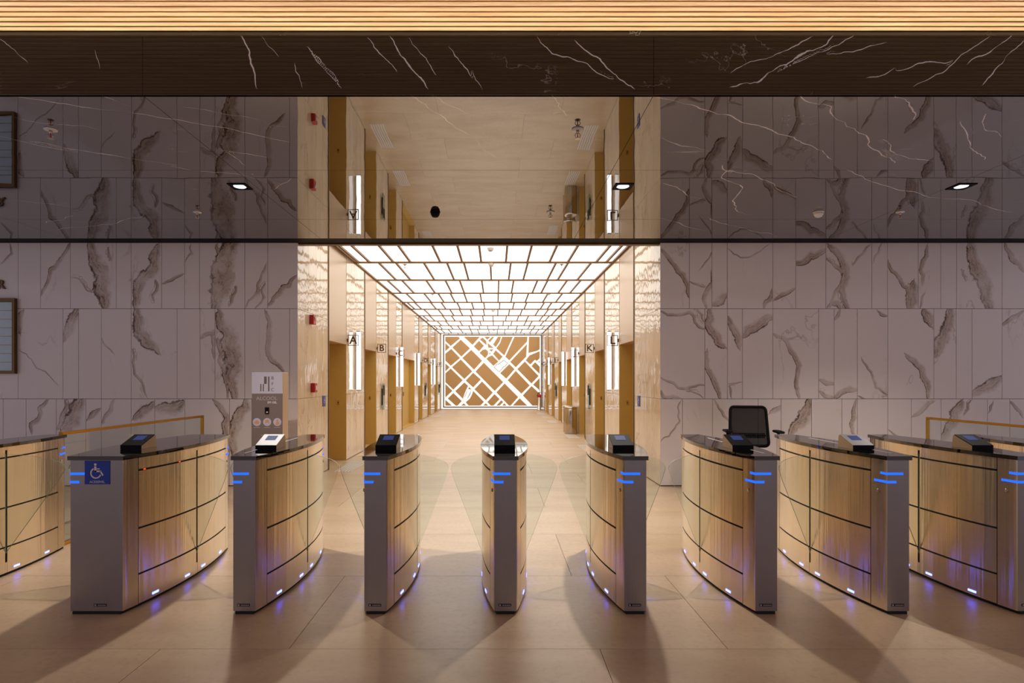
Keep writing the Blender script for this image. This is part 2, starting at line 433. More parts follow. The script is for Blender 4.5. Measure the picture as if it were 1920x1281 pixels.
VR = [([(0,80),(70,160),(120,240),(146,330)],28),([(265,95),(200,190)],9),([(155,250),(230,280)],12),([(264,200),(240,300),(240,385)],24),
([(272,370),(345,315)],42),([(355,75),(420,120),(500,100),(565,55)],8),([(585,300),(545,385)],24),([(600,345),(708,285)],24),([(712,150),(790,110),(868,80)],36),
([(890,60),(930,90),(980,200),(990,390)],42),([(1105,55),(1070,100),(1010,165)],14),([(975,220),(910,330),(880,385)],18),([(875,130),(960,205)],14),([(900,350),(950,390)],30),
([(1165,50),(1125,140)],12),([(1205,150),(1260,220),(1300,280),(1310,390)],26),([(1340,260),(1325,390)],60),([(1410,60),(1380,170),(1385,260)],24),([(1395,310),(1370,390)],12),
([(1640,50),(1660,180),(1740,392)],78),([(1585,180),(1610,240)],10),([(1820,50),(1860,130),(1915,190)],28),
([(0,405),(150,410),(225,500)],18),([(255,400),(260,500),(330,590)],50),([(190,400),(226,460)],14),([(0,760),(130,815),(225,795)],16),([(0,830),(90,860)],20),([(130,830),(220,865)],8),
([(240,620),(260,750),(310,862)],32),([(355,440),(400,540),(410,595)],40),([(435,535),(500,490),(588,440)],50),([(360,790),(425,780)],8),([(360,800),(370,860)],14),
([(600,530),(660,560),(720,660),(715,780),(730,865)],28),([(660,545),(740,548)],8),([(838,770),(912,790)],26),([(838,830),(910,860)],24),([(945,400),(920,450)],20),([(920,865),(1035,820)],34),
([(1060,660),(1110,730),(1135,810),(1190,845)],14),([(1045,855),(1190,868)],12),([(1150,405),(1195,430)],18),([(1390,400),(1430,480)],50),([(1300,640),(1380,710),(1415,862)],36),
([(1530,400),(1500,510),(1450,640)],72),([(1800,760),(1720,810),(1650,850)],60),([(1915,410),(1810,480)],28),
([(100,885),(100,990),(40,1070),(0,1090)],10),([(285,880),(330,960),(375,1030)],14),([(630,910),(580,945)],34),([(780,880),(750,980),(690,1060)],60),([(1030,880),(1010,1000),(1020,1060)],24),
([(1205,1035),(1260,1070)],8),([(1330,960),(1440,885)],26),([(1590,890),(1540,1000),(1490,1080)],60),([(1640,880),(1600,960)],12),([(1755,890),(1735,940)],14),([(1850,885),(1910,960)],20)]
SL = [[-310,-268,-182,-125,-70,-10,34,76,132,218,246,303,346,374,459,502,558], [-310,-240,-160,-80,-20,34,118,147.5,190,246,332,375,403,459,543,558], [-310,-226,-170,-112,-60,6,49,105.6,161,190,246,290,346.6,430.5,472,526,558]]
SR = [[1238,1292.4,1335,1363.6,1449,1492,1548.5,1634.5,1664,1721.7,1764,1793.6,1879,1960,2040,2110,2175], [1238,1321.5,1364,1392,1449,1535,1564,1607.6,1664.6,1751,1793,1822.6,1879,1950,2040,2096,2175],
      [1238,1279.7,1336,1421.7,1464.5,1521.6,1578.6,1607.6,1664.6,1708.6,1764.5,1851.6,1893.4,1970,2040,2130,2175]]
def lobby_wall(name, label, x0, x1, seams, veins, conv, sc):
    wl = box(name, x0 if x0 < 0 else x0 + 0.0145, x1 - 0.0145 if x1 < 0 else x1, WALL_Y + 0.0145, WALL_Y + 0.30, 0, H1 + 0.5, M['backing'])
    setp(wl, label, 'wall', kind='structure')
    vv = []
    for i, (poly, wd) in enumerate(veins):
        P = np.array([wallpt(*conv(p)) for p in poly]); mid = (P[len(P)//2] + P[(len(P)-1)//2]) / 2
        vv.append((fractal(P, 0.09, 2, i), wd/sc/PXW/2*1.05, mid))
    for r in range(3):
        z0, z1 = ROWS[2-r], ROWS[3-r]
        for a, b in zip(seams[r][:-1], seams[r][1:]):
            xa, xb = (a - VPX)/PXW, (b - VPX)/PXW
            mine = [(p, h) for p, h, m in vv if xa <= m[0] < xb and z0 <= m[1] < z1]
            g = 0.0032
            grid_slab('tile', xa + g, xb - g, z0 + g, z1 - g, 'y', WALL_Y, 0.014, M['wall_marble'], wl, mine, 0.022, 1)
    return wl
wall_fl = lobby_wall('wall_front_left', 'polished white marble lobby wall with brown streaks left of the corridor', (-310-VPX)/PXW, XL, SL, VL, Lz, 3.05)
wall_fr = lobby_wall('wall_front_right', 'polished white marble lobby wall with brown streaks right of the corridor', XR, (2175-VPX)/PXW, SR, VR, Rz, 2.8235)

# ------------------------------------------------------------------ black polished lobby ceiling and fascia
def ceilpt(px, py):
    d = (H1 - EYE) * FPX / (VPY - py); return ((px - VPX) * d / FPX, d)
def faspt(px, py): return ((px - VPX) * FAS_Y / FPX, EYE + (VPY - py) * FAS_Y / FPX)
z1 = lambda p: (p[0]/2.784, p[1]/2.784)
z2 = lambda p: (540 + p[0]/2.667, p[1]/2.667)
z3 = lambda p: (1240 + p[0]/2.785, p[1]/2.785)
CV = [(z1,[(0,490),(250,530),(480,565),(640,580)],4),(z1,[(690,590),(930,625),(1190,670),(1500,740)],4),(z1,[(180,740),(420,785),(690,830),(910,860)],4),(z1,[(900,870),(1150,900),(1350,940)],3),
(z1,[(430,455),(560,510),(660,550)],3),(z1,[(970,560),(1200,600),(1330,620)],3),(z1,[(1080,455),(1250,490),(1420,500)],4),(z1,[(0,710),(200,760),(420,800)],3),(z1,[(30,1045),(200,1060),(420,1090)],3),
(z1,[(300,1200),(500,1180),(750,1125)],4),(z1,[(1150,780),(1270,860)],3),(z1,[(1400,1000),(1520,930)],3),(z1,[(1180,785),(1390,820)],3),(z1,[(100,620),(330,650),(560,690)],2),(z1,[(240,1165),(390,1125)],3),
(z2,[(660,450),(790,520),(900,570)],3),(z2,[(690,530),(830,630),(900,670)],4),(z2,[(940,700),(1040,790)],3),(z2,[(1310,455),(1360,540),(1390,575)],4),(z2,[(560,455),(640,490),(690,525)],3),
(z3,[(0,515),(230,575),(350,600),(520,660),(700,730),(790,765),(885,830)],5),(z3,[(650,465),(720,495),(820,545),(890,560),(960,640),(1050,700),(1090,770),(1160,815),(1220,850)],5),
(z3,[(1155,460),(1240,510),(1310,570),(1320,620)],5),(z3,[(1740,455),(1790,490),(1890,495)],6),(z3,[(0,720),(240,785)],4),(z3,[(50,795),(240,790)],4),(z3,[(320,865),(315,930),(370,1050),(440,1120)],5),
(z3,[(330,885),(480,910),(590,960),(700,1030)],4),(z3,[(1160,730),(1200,790),(1300,830),(1430,840)],4),(z3,[(1560,640),(1610,770),(1690,830)],4),(z3,[(1690,600),(1770,710)],4),
(z3,[(970,890),(1100,950),(1300,1000),(1450,1035),(1640,1050),(1840,1110)],4),(z3,[(250,1140),(400,1185),(600,1230)],4),(z3,[(0,1140),(230,1205)],4),(z3,[(20,960),(200,1035)],4)]
FV = [(z1,[(0,205),(50,240),(140,320)],6),(z1,[(1265,195),(1300,260),(1325,370),(1338,455)],8),(z1,[(1610,250),(1700,370),(1775,455)],4),(z1,[(500,270),(520,350)],3),(z1,[(1370,195),(1450,290)],3),(z1,[(1540,340),(1575,450)],4),
(z2,[(405,195),(460,270),(540,350)],7),(z2,[(515,190),(560,275),(640,370),(695,440)],8),(z2,[(610,195),(690,290),(735,370)],5),(z2,[(810,240),(870,320),(915,385)],5),(z2,[(925,365),(968,440)],5),
(z2,[(1250,190),(1320,270),(1400,285),(1520,345),(1620,395)],5),(z2,[(1440,210),(1560,295),(1640,375),(1725,440)],6),(z2,[(105,240),(190,340),(260,435)],4),
(z3,[(780,195),(690,245),(570,300),(370,375)],6),(z3,[(900,185),(860,235),(720,290),(610,350),(520,420),(370,455)],11),(z3,[(1000,190),(850,270),(700,330),(600,380)],5),(z3,[(1165,225),(1040,260),(870,285)],4),
(z3,[(1210,360),(1080,405)],5),(z3,[(1510,320),(1380,325),(1230,370)],5),(z3,[(1830,185),(1720,270),(1600,330)],5),(z3,[(1710,195),(1560,290),(1470,380),(1320,450)],4),(z3,[(1890,215),(1780,330),(1680,440)],6)]
ceil_b = box('ceiling', -9.2, 9.2, FAS_Y + 0.02, WALL_Y + 0.3, H1 + 0.03, H1 + 0.3, M['black_trim'])
setp(ceil_b, 'polished black marble lobby ceiling with white veins, mirroring the walls', 'ceiling', kind='structure')
FTOP = EYE + (VPY - 67) * FAS_Y / FPX
cvs = []
for i, (z, poly, wd) in enumerate(CV):
    P = np.array([ceilpt(*z(p)) for p in poly]); cvs.append((fractal(P, 0.06, 3, i), wd*0.00135))
fvs = []
for i, (z, poly, wd) in enumerate(FV):
    P = np.array([faspt(*z(p)) for p in poly]); fvs.append((fractal(P, 0.05, 3, 50+i), wd*0.00075))
def near(veins, a, b, c, d, m=0.3):
    return [(p, h) for p, h in veins if p[:, 0].max() > a-m and p[:, 0].min() < b+m and p[:, 1].max() > c-m and p[:, 1].min() < d+m]
SX = [-9.15, -5.755, -2.355, 1.05, 4.455, 7.86, 9.15]; SY = [FAS_Y, 5.305, 6.93, 7.86]
for a, b in zip(SX[:-1], SX[1:]):
    for c, d in zip(SY[:-1], SY[1:]):
        g = 0.002
        grid_slab('slab', a+g, b-g, c + (g if c > 4 else 0.0), d-g, 'z', H1, 0.03, M['ceil_marble'], ceil_b, near(cvs, a, b, c, d), 0.024, -1)
fascia = box('wall_fascia', -9.2, 9.2, FAS_Y + 0.021, FAS_Y + 0.10, H1 + 0.031, FTOP, M['black_trim'])
setp(fascia, 'black marble fascia with bold white veins under the slatted ceiling', 'fascia', kind='structure')
for a, b in zip(SX[:-1], SX[1:]):
    grid_slab('slab', a+0.0015, b-0.0015, H1, FTOP, 'y', FAS_Y - 0.002, 0.022, M['fascia_marble'], fascia, near(fvs, a, b, H1, FTOP), 0.010, 1)
# black channel where the ceiling meets the wall
t1 = box('trim_1', -9.2, 9.2, 7.868, WALL_Y - 0.004, H1 + 0.004, H1 + 0.028, M['black_trim'])
setp(t1, 'black channel between the polished ceiling and the marble walls', 'trim', kind='structure')
t2 = box('trim_2', XL - 0.0, XR + 0.0, WALL_Y + 0.02, WALL_Y + 0.10, H1 - 0.012, H1 + 0.5, M['bronze_dark'])
setp(t2, 'dark bronze lintel edge over the corridor opening', 'trim', kind='structure')

# slatted ceiling with the LED cove
SLZ = 4.119; COVE_Y = 4.45
up = box('wall_cove', -9.2, 9.2, COVE_Y, COVE_Y + 0.05, FTOP, SLZ + 0.12, marble_black('grey_marble_band', 1.6, 0.2, (2.0, 0.02, 0.01)))
setp(up, 'thin grey marble band lit by the cove above the fascia', 'wall', kind='structure')
ledge = box('trim_3', -9.2, 9.2, FAS_Y + 0.101, COVE_Y, FTOP - 0.05, FTOP - 0.03, M['black_trim'])
setp(ledge, 'cove ledge behind the top of the black fascia', 'trim', kind='structure')
led = box('cove_light', -9.0, 9.0, COVE_Y - 0.09, COVE_Y - 0.07, FTOP - 0.029, FTOP - 0.018, M['cove'])
setp(led, 'warm LED strip hidden in the cove behind the black fascia', 'light')
slats = box('ceiling_slatted', -9.2, 9.2, -2.6, COVE_Y, SLZ + 0.075, SLZ + 0.12, plain('dark_wood_backing', (92, 60, 30), 0.8))
setp(slats, 'oak slatted ceiling over the front of the lobby, lit from the cove', 'ceiling', kind='structure')
sv, sf = boxgeo(-9.1, 9.1, -0.0205, 0.0205, 0, 0.045)
sm = bpy.data.meshes.new('slat'); sm.from_pydata(sv, [], sf); sm.materials.append(M['wood'])
for i in range(118):
    yy = COVE_Y - 0.032 - i*0.0585
    if yy < -2.5: break
    o = link('slat', sm, slats); o.location = (0, yy, SLZ)

# ------------------------------------------------------------------ lift corridor walls
LIFTS_L = [('A',9.65,10.80),('B',12.31,13.50),('C',14.98,16.18),(None,17.20,19.85),('D',20.90,22.00),('E',23.70,24.80),('F',26.40,27.60)]
LIFTS_R = [('L',9.70,10.86),('K',12.35,13.55),('J',15.03,16.10),(None,17.65,18.95),('I',20.40,21.45),('H',22.95,24.05),('G',25.60,26.80)]
DOOR_H = 2.13
doorn = [0]
def corridor_side(s, X, lifts, wname, wlabel, side):
    """s=-1 left, +1 right. X is the wall plane"""
    base = empty(wname, (X, WALL_Y, 0), label=wlabel, cat='wall', kind='structure')
    def bx(name, d0, d1, y0, y1, z0, z1, m, p=base):   # d measured outwards from the wall plane, world depth y
        o = box(name, s*d0, s*d1, y0 - WALL_Y, y1 - WALL_Y, z0, z1, m, p); return o
    ys = [WALL_Y + 0.0]
    for L, a, b in lifts: ys += [a, b]
    ys.append(END_Y)
    for k in range(0, len(ys), 2):
        a, b = ys[k], ys[k+1]
        a2 = a + (0.302 if k == 0 else 0)
        bx('backing_panel', 0.014, 0.62, a2, b, 0, H2 + 0.02, M['backing'])
        n = 4 if b - a > 1.2 else 3
        for zi, (za, zb) in enumerate([(0.012, 1.214), (1.214, 2.465), (2.465, H2)]):
            rr = random.Random(k*7 + zi + (50 if s > 0 else 0))
            if a > 22: n = 2
            cuts = [0] + sorted(min(max((q + rr.uniform(-0.25, 0.25))/n, 0.05), 0.95) for q in range(1, n)) + [1]
            for c0, c1 in zip(cuts[:-1], cuts[1:]):
                ya, yb = a + (b-a)*c0, a + (b-a)*c1
                g = 0.002
                bx('tile', 0.0, 0.013, ya + g, yb - g, za + g, zb - g, M['lift_marble'])
    for i, (L, a, b) in enumerate(lifts):
        doorn[0] += 1
        name = 'door_%d' % doorn[0]
        lab = ('bronze lift doorway marked by the letter %s on the %s side of the corridor' % (L, side)) if L else 'wide bronze service doorway without a letter, %s side of corridor' % side
        d = empty(name, (X, a, 0), label=lab, cat='doorway', kind='structure')
        def db(nm, d0, d1, y0, y1, z0, z1, m): return box(nm, s*d0, s*d1, y0, y1, z0, z1, m, d)
        W = b - a; dep = 0.46 if L else 0.17
        db('transom', 0.004, 0.62, 0.004, W - 0.004, DOOR_H, H2 + 0.02, M['transom'])
        db('jamb', 0.002, dep, 0.001, 0.016, 0.0, DOOR_H - 0.001, M['bronze'])
        jm = db('jamb', 0.002, dep, W - 0.016, W - 0.001, 0.0, DOOR_H - 0.001, M['bronze'])
        h = (W - 0.032)/2
        for q in range(2):
            y0 = 0.016 + q*h
            lf = db('door_leaf', dep + 0.001, dep + 0.03, y0 + 0.002, y0 + h - 0.002, 0.002, DOOR_H - 0.002, M['bronze'])
            if not L and q == 0:
                box('door_handle', s*(dep - 0.04), s*dep, y0 + h - 0.10, y0 + h - 0.06, 0.98, 1.10, M['chrome'], lf)
        if not L: db('threshold', 0.01, dep, 0.02, W - 0.02, 0.0, 0.03, M['bronze'])
        db('edge_trim', -0.012, 0.01, -0.03, 0.0, 0.0, H2 - 0.031, M['bronze_dark'])
        if L:
            pl = db('indicator_plate', 0.13, 0.165, W - 0.024, W - 0.0165, 1.02, 1.10, M['chrome'])
            box('button', s*0.14, s*0.155, W - 0.028, W - 0.0245, 1.05, 1.07, M['black'], pl)
            # tactile paving in front of the door
            tp = empty('tactile_paving', (X - s*0.14, a + 0.1, 0), label='raised tactile paving bars before lift %s doorway' % L, cat='tactile paving', group='tactile strips before the lifts')
            nb = 6
            for q in range(nb):
                xx = -s*(0.03 + q*0.05)
                bbox('bar', xx - 0.012, xx + 0.012, -0.35, W - 0.3, 0.0005, 0.007, 0.004, M['sign_white'], tp, 1)
            # blade sign
            sg = empty('elevator_sign', (X, b + 0.04, 2.21), label='brown framed blade sign with letter %s over lift doorway' % L, cat='sign', group='lift letter signs')
            x0 = -s*0.015
            fr = []
            for (u0, u1, w0, w1) in ((0.0, 0.2, -0.1, -0.088), (0.0, 0.2, 0.088, 0.1), (0.0, 0.012, -0.1, 0.1), (0.188, 0.2, -0.1, 0.1)):
                fr.append(boxgeo(min(x0 - s*u0, x0 - s*u1), max(x0 - s*u0, x0 - s*u1), -0.006, 0.006, w0, w1))
            fr.append(boxgeo(min(-s*0.016, s*0.003), max(-s*0.016, s*0.003), -0.006, 0.006, -0.03, 0.03))
            v, f = merge(fr); mesh('frame', v, f, M['sign_brown'], sg)
            text('letter', L, 0.205, M['sign_brown'], sg, 0.005, loc=(x0 - s*0.1, 0, -0.002), bold=0.004)
    return base
corridor_side(-1, XL, LIFTS_L, 'wall_left', 'polished warm marble corridor wall with lift doorways A to F', 'left')
corridor_side(1, XR, LIFTS_R, 'wall_right', 'polished warm marble corridor wall with lift doorways G to L', 'right')

# luminous corridor ceiling
cc = box('ceiling_corridor', XL - 0.7, XR + 0.7, WALL_Y + 0.31, END_Y + 0.3, H2 + 0.021, H2 + 0.2, M['white_plastic'])
setp(cc, 'luminous white panel ceiling of the lift corridor with a bronze grid', 'ceiling', kind='structure')
CY = [WALL_Y + 0.32, 9.49, 11.44, 13.46, 15.49, 17.32, 18.98, 20.89, 22.78, 24.73, 26.43, 28.67, END_Y]
pat = {1: [-2.674,-2.459,-1.994,-1.663,-1.082,-.658,-.287,.192,.609,1.038,1.396,1.946,2.144], 2: [-2.287,-1.955,-1.408,-.957,-.626,-.108,.289,.621,1.172,1.409,1.857],
 3: [-2.493,-2.159,-1.603,-1.162,-.835,-.327,.062,.406,.952,1.187,1.634,1.944], 4: [-2.373,-1.901,-1.529,-1.205,-.844,-.42,.061,.439,.86,1.373,1.753],
 5: [-2.623,-2.402,-1.928,-1.617,-1.151,-.718,-.362,.11,.535,.906,1.425,1.648,2.053], 6: [-2.333,-1.876,-1.494,-1.185,-.826,-.41,.06,.442,.85,1.388,1.699,1.959],
 7: [-2.6,-2.366,-1.905,-1.584,-.917,-.48,-.11,.373,.807,1.16,1.675,1.9]}
pat[0] = pat[2]; pat[8] = pat[2]; pat[9] = pat[5]; pat[10] = pat[3]; pat[11] = pat[6]
BW = 0.018
for r in range(len(CY) - 1):
    ya, yb = CY[r], CY[r+1]
    xs = [XL + 0.012] + pat[r] + [XR - 0.012]
    xs = [xs[0]] + [q for q in xs[1:-1] if XL + 0.06 < q < XR - 0.06] + [xs[-1]]
    for a, b in zip(xs[:-1], xs[1:]):
        box('light_panel', a + BW, b - BW, ya + BW, yb - BW, H2 + 0.006, H2 + 0.02, M['ceil_panel'], cc)
    for q in xs[1:-1]:
        box('grid_bar', q - BW, q + BW, ya + BW, yb - BW, H2 - 0.030, H2 + 0.02, M['grid'], cc)
    box('grid_bar', XL + 0.002, XR - 0.002, yb - BW, yb + BW if r < len(CY) - 2 else yb - 0.001, H2 - 0.030, H2 + 0.02, M['grid'], cc)
for X, s in ((XL, 1), (XR, -1)):
    box('grid_bar', X + s*0.002, X + s*(0.012 + BW), CY[0], END_Y - 0.002, H2 - 0.029, H2 + 0.019, M['grid'], cc)

# end wall with the backlit city map
ew = box('wall_back', XL - 0.6, XR + 0.6, END_Y + 0.02, END_Y + 0.3, 0, H2 + 0.02, M['transom'])
setp(ew, 'pale end wall of the lift corridor behind the backlit map', 'wall', kind='structure')
PXE = FPX / (END_Y - 0.06)
def art(u, v):
    px, py = 820 + u/8.262, 620 + v/8.262
    return ((px - VPX)/PXE, EYE + (VPY - py)/PXE)
am = empty('wall_map', (0, END_Y, 0), label='backlit bronze street map filling the end wall of the corridor', cat='artwork')
a0 = art(60, 1215); a1 = art(1640, 45)
box('glow_panel', a0[0], a1[0], -0.030, 0.018, max(a0[1], 0.012), a1[1], M['art_glow'], am)
def frame4(name, u0, v0, u1, v1, wd, y0, y1, m):
    for (p, q, r_, t_) in ((u0, v0, u1, v0 + wd), (u0, v1 - wd, u1, v1), (u0, v0 + wd, u0 + wd, v1 - wd), (u1 - wd, v0 + wd, u1, v1 - wd)):
        A, B = art(p, t_), art(r_, q); box(name, A[0], B[0], y0, y1, A[1], B[1], m, am)
frame4('map_frame', 90, 60, 1620, 1194, 15, -0.075, -0.031, M['sign_brown'])
BL = [[(125,97),(325,97),(348,122),(208,238),(125,162)],[(125,195),(190,258),(125,318)],[(362,142),(505,275),(372,402),(235,262)],[(215,285),(350,425),(208,545),(125,465),(125,358)],
[(525,300),(692,468),(568,605),(388,425)],[(362,448),(540,632),(418,750),(228,568)],[(125,510),(190,568),(125,632)],[(208,590),(392,770),(248,915),(125,800),(125,662)],[(125,828),(232,935),(125,1035)],
[(162,1052),(248,968),(378,1092),(312,1163),(285,1163)],[(125,1075),(225,1163),(125,1163)],[(555,655),(672,758),(555,880),(440,775)],[(720,498),(1020,800),(888,935),(592,635)],
[(418,805),(475,855),(430,955),(395,1055),(278,938)],[(492,875),(530,912),(478,908)],[(555,935),(722,1105),(665,1163),(485,1163),(440,1110),(500,1060),(540,985)],[(692,790),(858,960),(752,1080),(575,910)],
[(410,1128),(445,1163),(370,1163)],[(750,1128),(790,1163),(712,1163)],[(885,985),(965,1062),(870,1163),(830,1163),(775,1108)],[(992,1080),(1020,1108),(965,1163),(915,1163)],[(1035,1125),(1070,1163),(1010,1163)],
[(1042,820),(1252,1030),(1135,1163),(1110,1163),(915,958)],[(1275,1050),(1392,1163),(1170,1163)],[(1460,860),(1555,950),(1585,965),(1585,1163),(1475,1163),(1325,1005)],[(1215,625),(1430,850),(1302,978),(1090,770)],
[(1485,838),(1585,735),(1585,925)],[(1355,480),(1568,705),(1458,820),(1240,598)],[(1115,520),(1195,598),(1068,745),(975,660)],[(905,305),(1012,405),(955,465),(865,360)],[(848,385),(945,480),(868,545),(760,438),(790,410)],
[(655,345),(700,300),(745,290),(780,315),(788,360),(765,400),(738,425)],[(645,160),(720,235),(645,320),(565,245)],[(412,97),(655,97),(545,220)],[(700,108),(755,160),(762,225),(660,138)],[(730,97),(820,97),(775,140)],
[(790,155),(850,97),(880,97),(815,180)],[(780,195),(872,270),(790,265)],[(940,97),(985,97),(965,165),(905,255),(865,215)],[(1005,97),(1170,97),(1038,385),(915,275),(975,190)],[(1195,97),(1395,97),(1388,170),(1115,460),(1055,405)],
[(1388,210),(1375,405),(1215,568),(1130,485)],[(1420,97),(1585,97),(1585,290),(1540,315),(1412,345)],[(1430,385),(1585,320),(1585,430),(1540,470),(1512,450),(1440,525),(1370,460)],[(1515,490),(1585,560),(1585,672),(1460,550)],
[(1585,465),(1585,495),(1565,490)],[(800,295),(868,290),(840,325)],[(805,345),(830,350),(805,370)]]
for b in BL:
    v, f = prism([art(*p) for p in b], -0.055, -0.031, 'y'); mesh('map_block', v, f, M['art'], am)
pl = [art(*p) for p in [(960,640),(878,570),(925,520),(950,520),(1030,458),(1088,505),(1050,555),(1030,555)]]
tube('plaza_outline', [(x, -0.036, z) for x, z in pl], 0.012, M['sign_brown'], am, 6, True)
v, f = merge([prism([art(*p) for p in q], -0.05, -0.031, 'y') for q in ([(470,905),(460,950),(425,1030),(420,1030),(455,950)], [(525,925),(510,980),(470,1050),(466,1046),(500,980)])])
mesh('ramp_outline', v, f, M['sign_brown'], am)

# wall lights, glass panels
def wall_light(X, s, yc, lab):
    t = empty('wall_light', (X, yc, 1.27), label=lab, cat='light', group='vertical tube lights of the corridor')
    box('diffuser', -s*0.035, -s*0.105, -0.03, 0.05, 0.02, 1.14, M['tube_light'], t)
    v, f = merge([boxgeo(min(-s*0.002, -s*0.034), max(-s*0.002, -s*0.034), -0.02, 0.04, 0.03, 1.13)]); mesh('back_plate', v, f, M['chrome'], t)
    for z in (0.0, 1.141): box('end_cap', -s*0.034, -s*0.106, -0.031, 0.051, z, z + 0.019, M['chrome'], t)
for X, s, yc, lab in ((XL,-1,11.45,'vertical white tube light on marble just past lift A'),(XL,-1,16.7,'vertical white tube light on marble just past lift C'),(XL,-1,20.4,'vertical white tube light on left marble before lift D'),(XL,-1,25.6,'vertical white tube light on marble between lifts E and F'),
    (XR,1,11.45,'vertical white tube light on marble just past lift L'),(XR,1,16.85,'vertical white tube light on marble just past lift J'),(XR,1,19.4,'vertical white tube light on right marble before lift I'),(XR,1,24.5,'vertical white tube light on marble between lifts H and G')):
    wall_light(X, s, yc, lab)
def call_panel(X, s, yc, lab):
    t = empty('call_panel', (X, yc, 0.77), label=lab, cat='control panel', group='glass lift call panels')
    box('glass_plate', -s*0.03, -s*0.042, -0.11, 0.11, 0, 0.62, M['glass_edge'], t)
    box('screen', -s*0.0425, -s*0.045, -0.09, 0.09, 0.34, 0.58, M['black'], t)
    box('mount', -s*0.001, -s*0.029, -0.06, 0.06, 0.1, 0.5, M['black'], t)
for X, s, yc, lab in ((XL,-1,14.2,'green edged glass call panel on marble between lifts B and C'),(XL,-1,22.8,'green edged glass call panel on marble between lifts D and E'),(XL,-1,28.4,'green edged glass call panel beside the map, left wall'),
    (XR,1,14.25,'green edged glass call panel on marble between lifts K and J'),(XR,1,22.2,'green edged glass call panel on marble between lifts I and H')):
    call_panel(X, s, yc, lab)

# alarms and small signs on the first marble panels
def alarm(y, z, lab, call):
    t = empty('fire_alarm', (XL, y, z), label=lab, cat='alarm')
    bbox('housing', 0.001, 0.062, -0.065, 0.065, -0.07, 0.07, 0.006, M['red'], t)
    if call:
        bbox('call_button', 0.062, 0.068, -0.03, 0.03, -0.035, 0.03, 0.002, M['sign_white'], t)
    else:
        lathe('strobe_lens', [(0.028, 0), (0.026, 0.012), (0.014, 0.02)], M['white_plastic'], t, 12).rotation_euler = (0, R(90), 0)
        t.children[-1].location = (0.062, 0, 0.02)
alarm(8.72, 2.37, 'red fire alarm sounder high on the marble by the corridor entrance', False)
alarm(8.78, 1.36, 'red fire call point on the marble above the blue access sign', True)
def wheelchair(parent, sc, y0, s=1, name='pictogram', rot=None, m=None):
    """pictogram drawn in local x,z (metres*sc) at depth y0"""
    P = []
    def disc(cx, cz, r_, n=14): return [(cx + r_*math.cos(2*math.pi*k/n), cz + r_*math.sin(2*math.pi*k/n)) for k in range(n)]
    def bar(a, b, wd):
        a, b = Vector(a), Vector(b); d = (b - a).normalized(); n_ = Vector((-d.y, d.x))*wd/2
        return [tuple(a + n_), tuple(a - n_), tuple(b - n_), tuple(b + n_)]
    P.append(disc(0.0, 0.44, 0.07))
    P.append(bar((0, 0.34), (0.01, 0.03), 0.12))
    P.append(bar((-0.04, 0.07), (0.30, 0.07), 0.09))
    P.append(bar((0.05, 0.20), (0.24, 0.20), 0.055))
    P.append(bar((0.27, 0.09), (0.42, -0.16), 0.08))
    arc = [(0.03 + 0.27*math.cos(a), -0.03 + 0.27*math.sin(a)) for a in np.linspace(R(118), R(340), 16)]
    for a, b in zip(arc[:-1], arc[1:]): P.append(bar(a, b, 0.075))
    V, F = merge([prism([(q[0]*sc, q[1]*sc) for q in p], y0, y0 + 0.0008*s, 'y') for p in P])
    return V, F
def access_sign(X, s, y, lab):
    t = empty('access_sign', (X, y, 1.14), label=lab, cat='sign', group='blue access signs at the corridor mouth')
    bbox('plate', -0.008*s if s > 0 else 0.001, -0.001*s if s > 0 else 0.008, -0.075, 0.075, -0.085, 0.085, 0.002, M['sign_blue'], t, 1)
    V, F = wheelchair(t, 0.11, 0.0)
    V = [(-s*0.009 + (-s)*p[1]*0.5, p[0], p[2]) for p in V]
    mesh('pictogram', V, F, M['sign_white'], t)
access_sign(XL, -1, 9.38, 'small blue wheelchair sign on marble before lift A')
access_sign(XR, 1, 9.35, 'small blue wheelchair sign on marble before lift L')

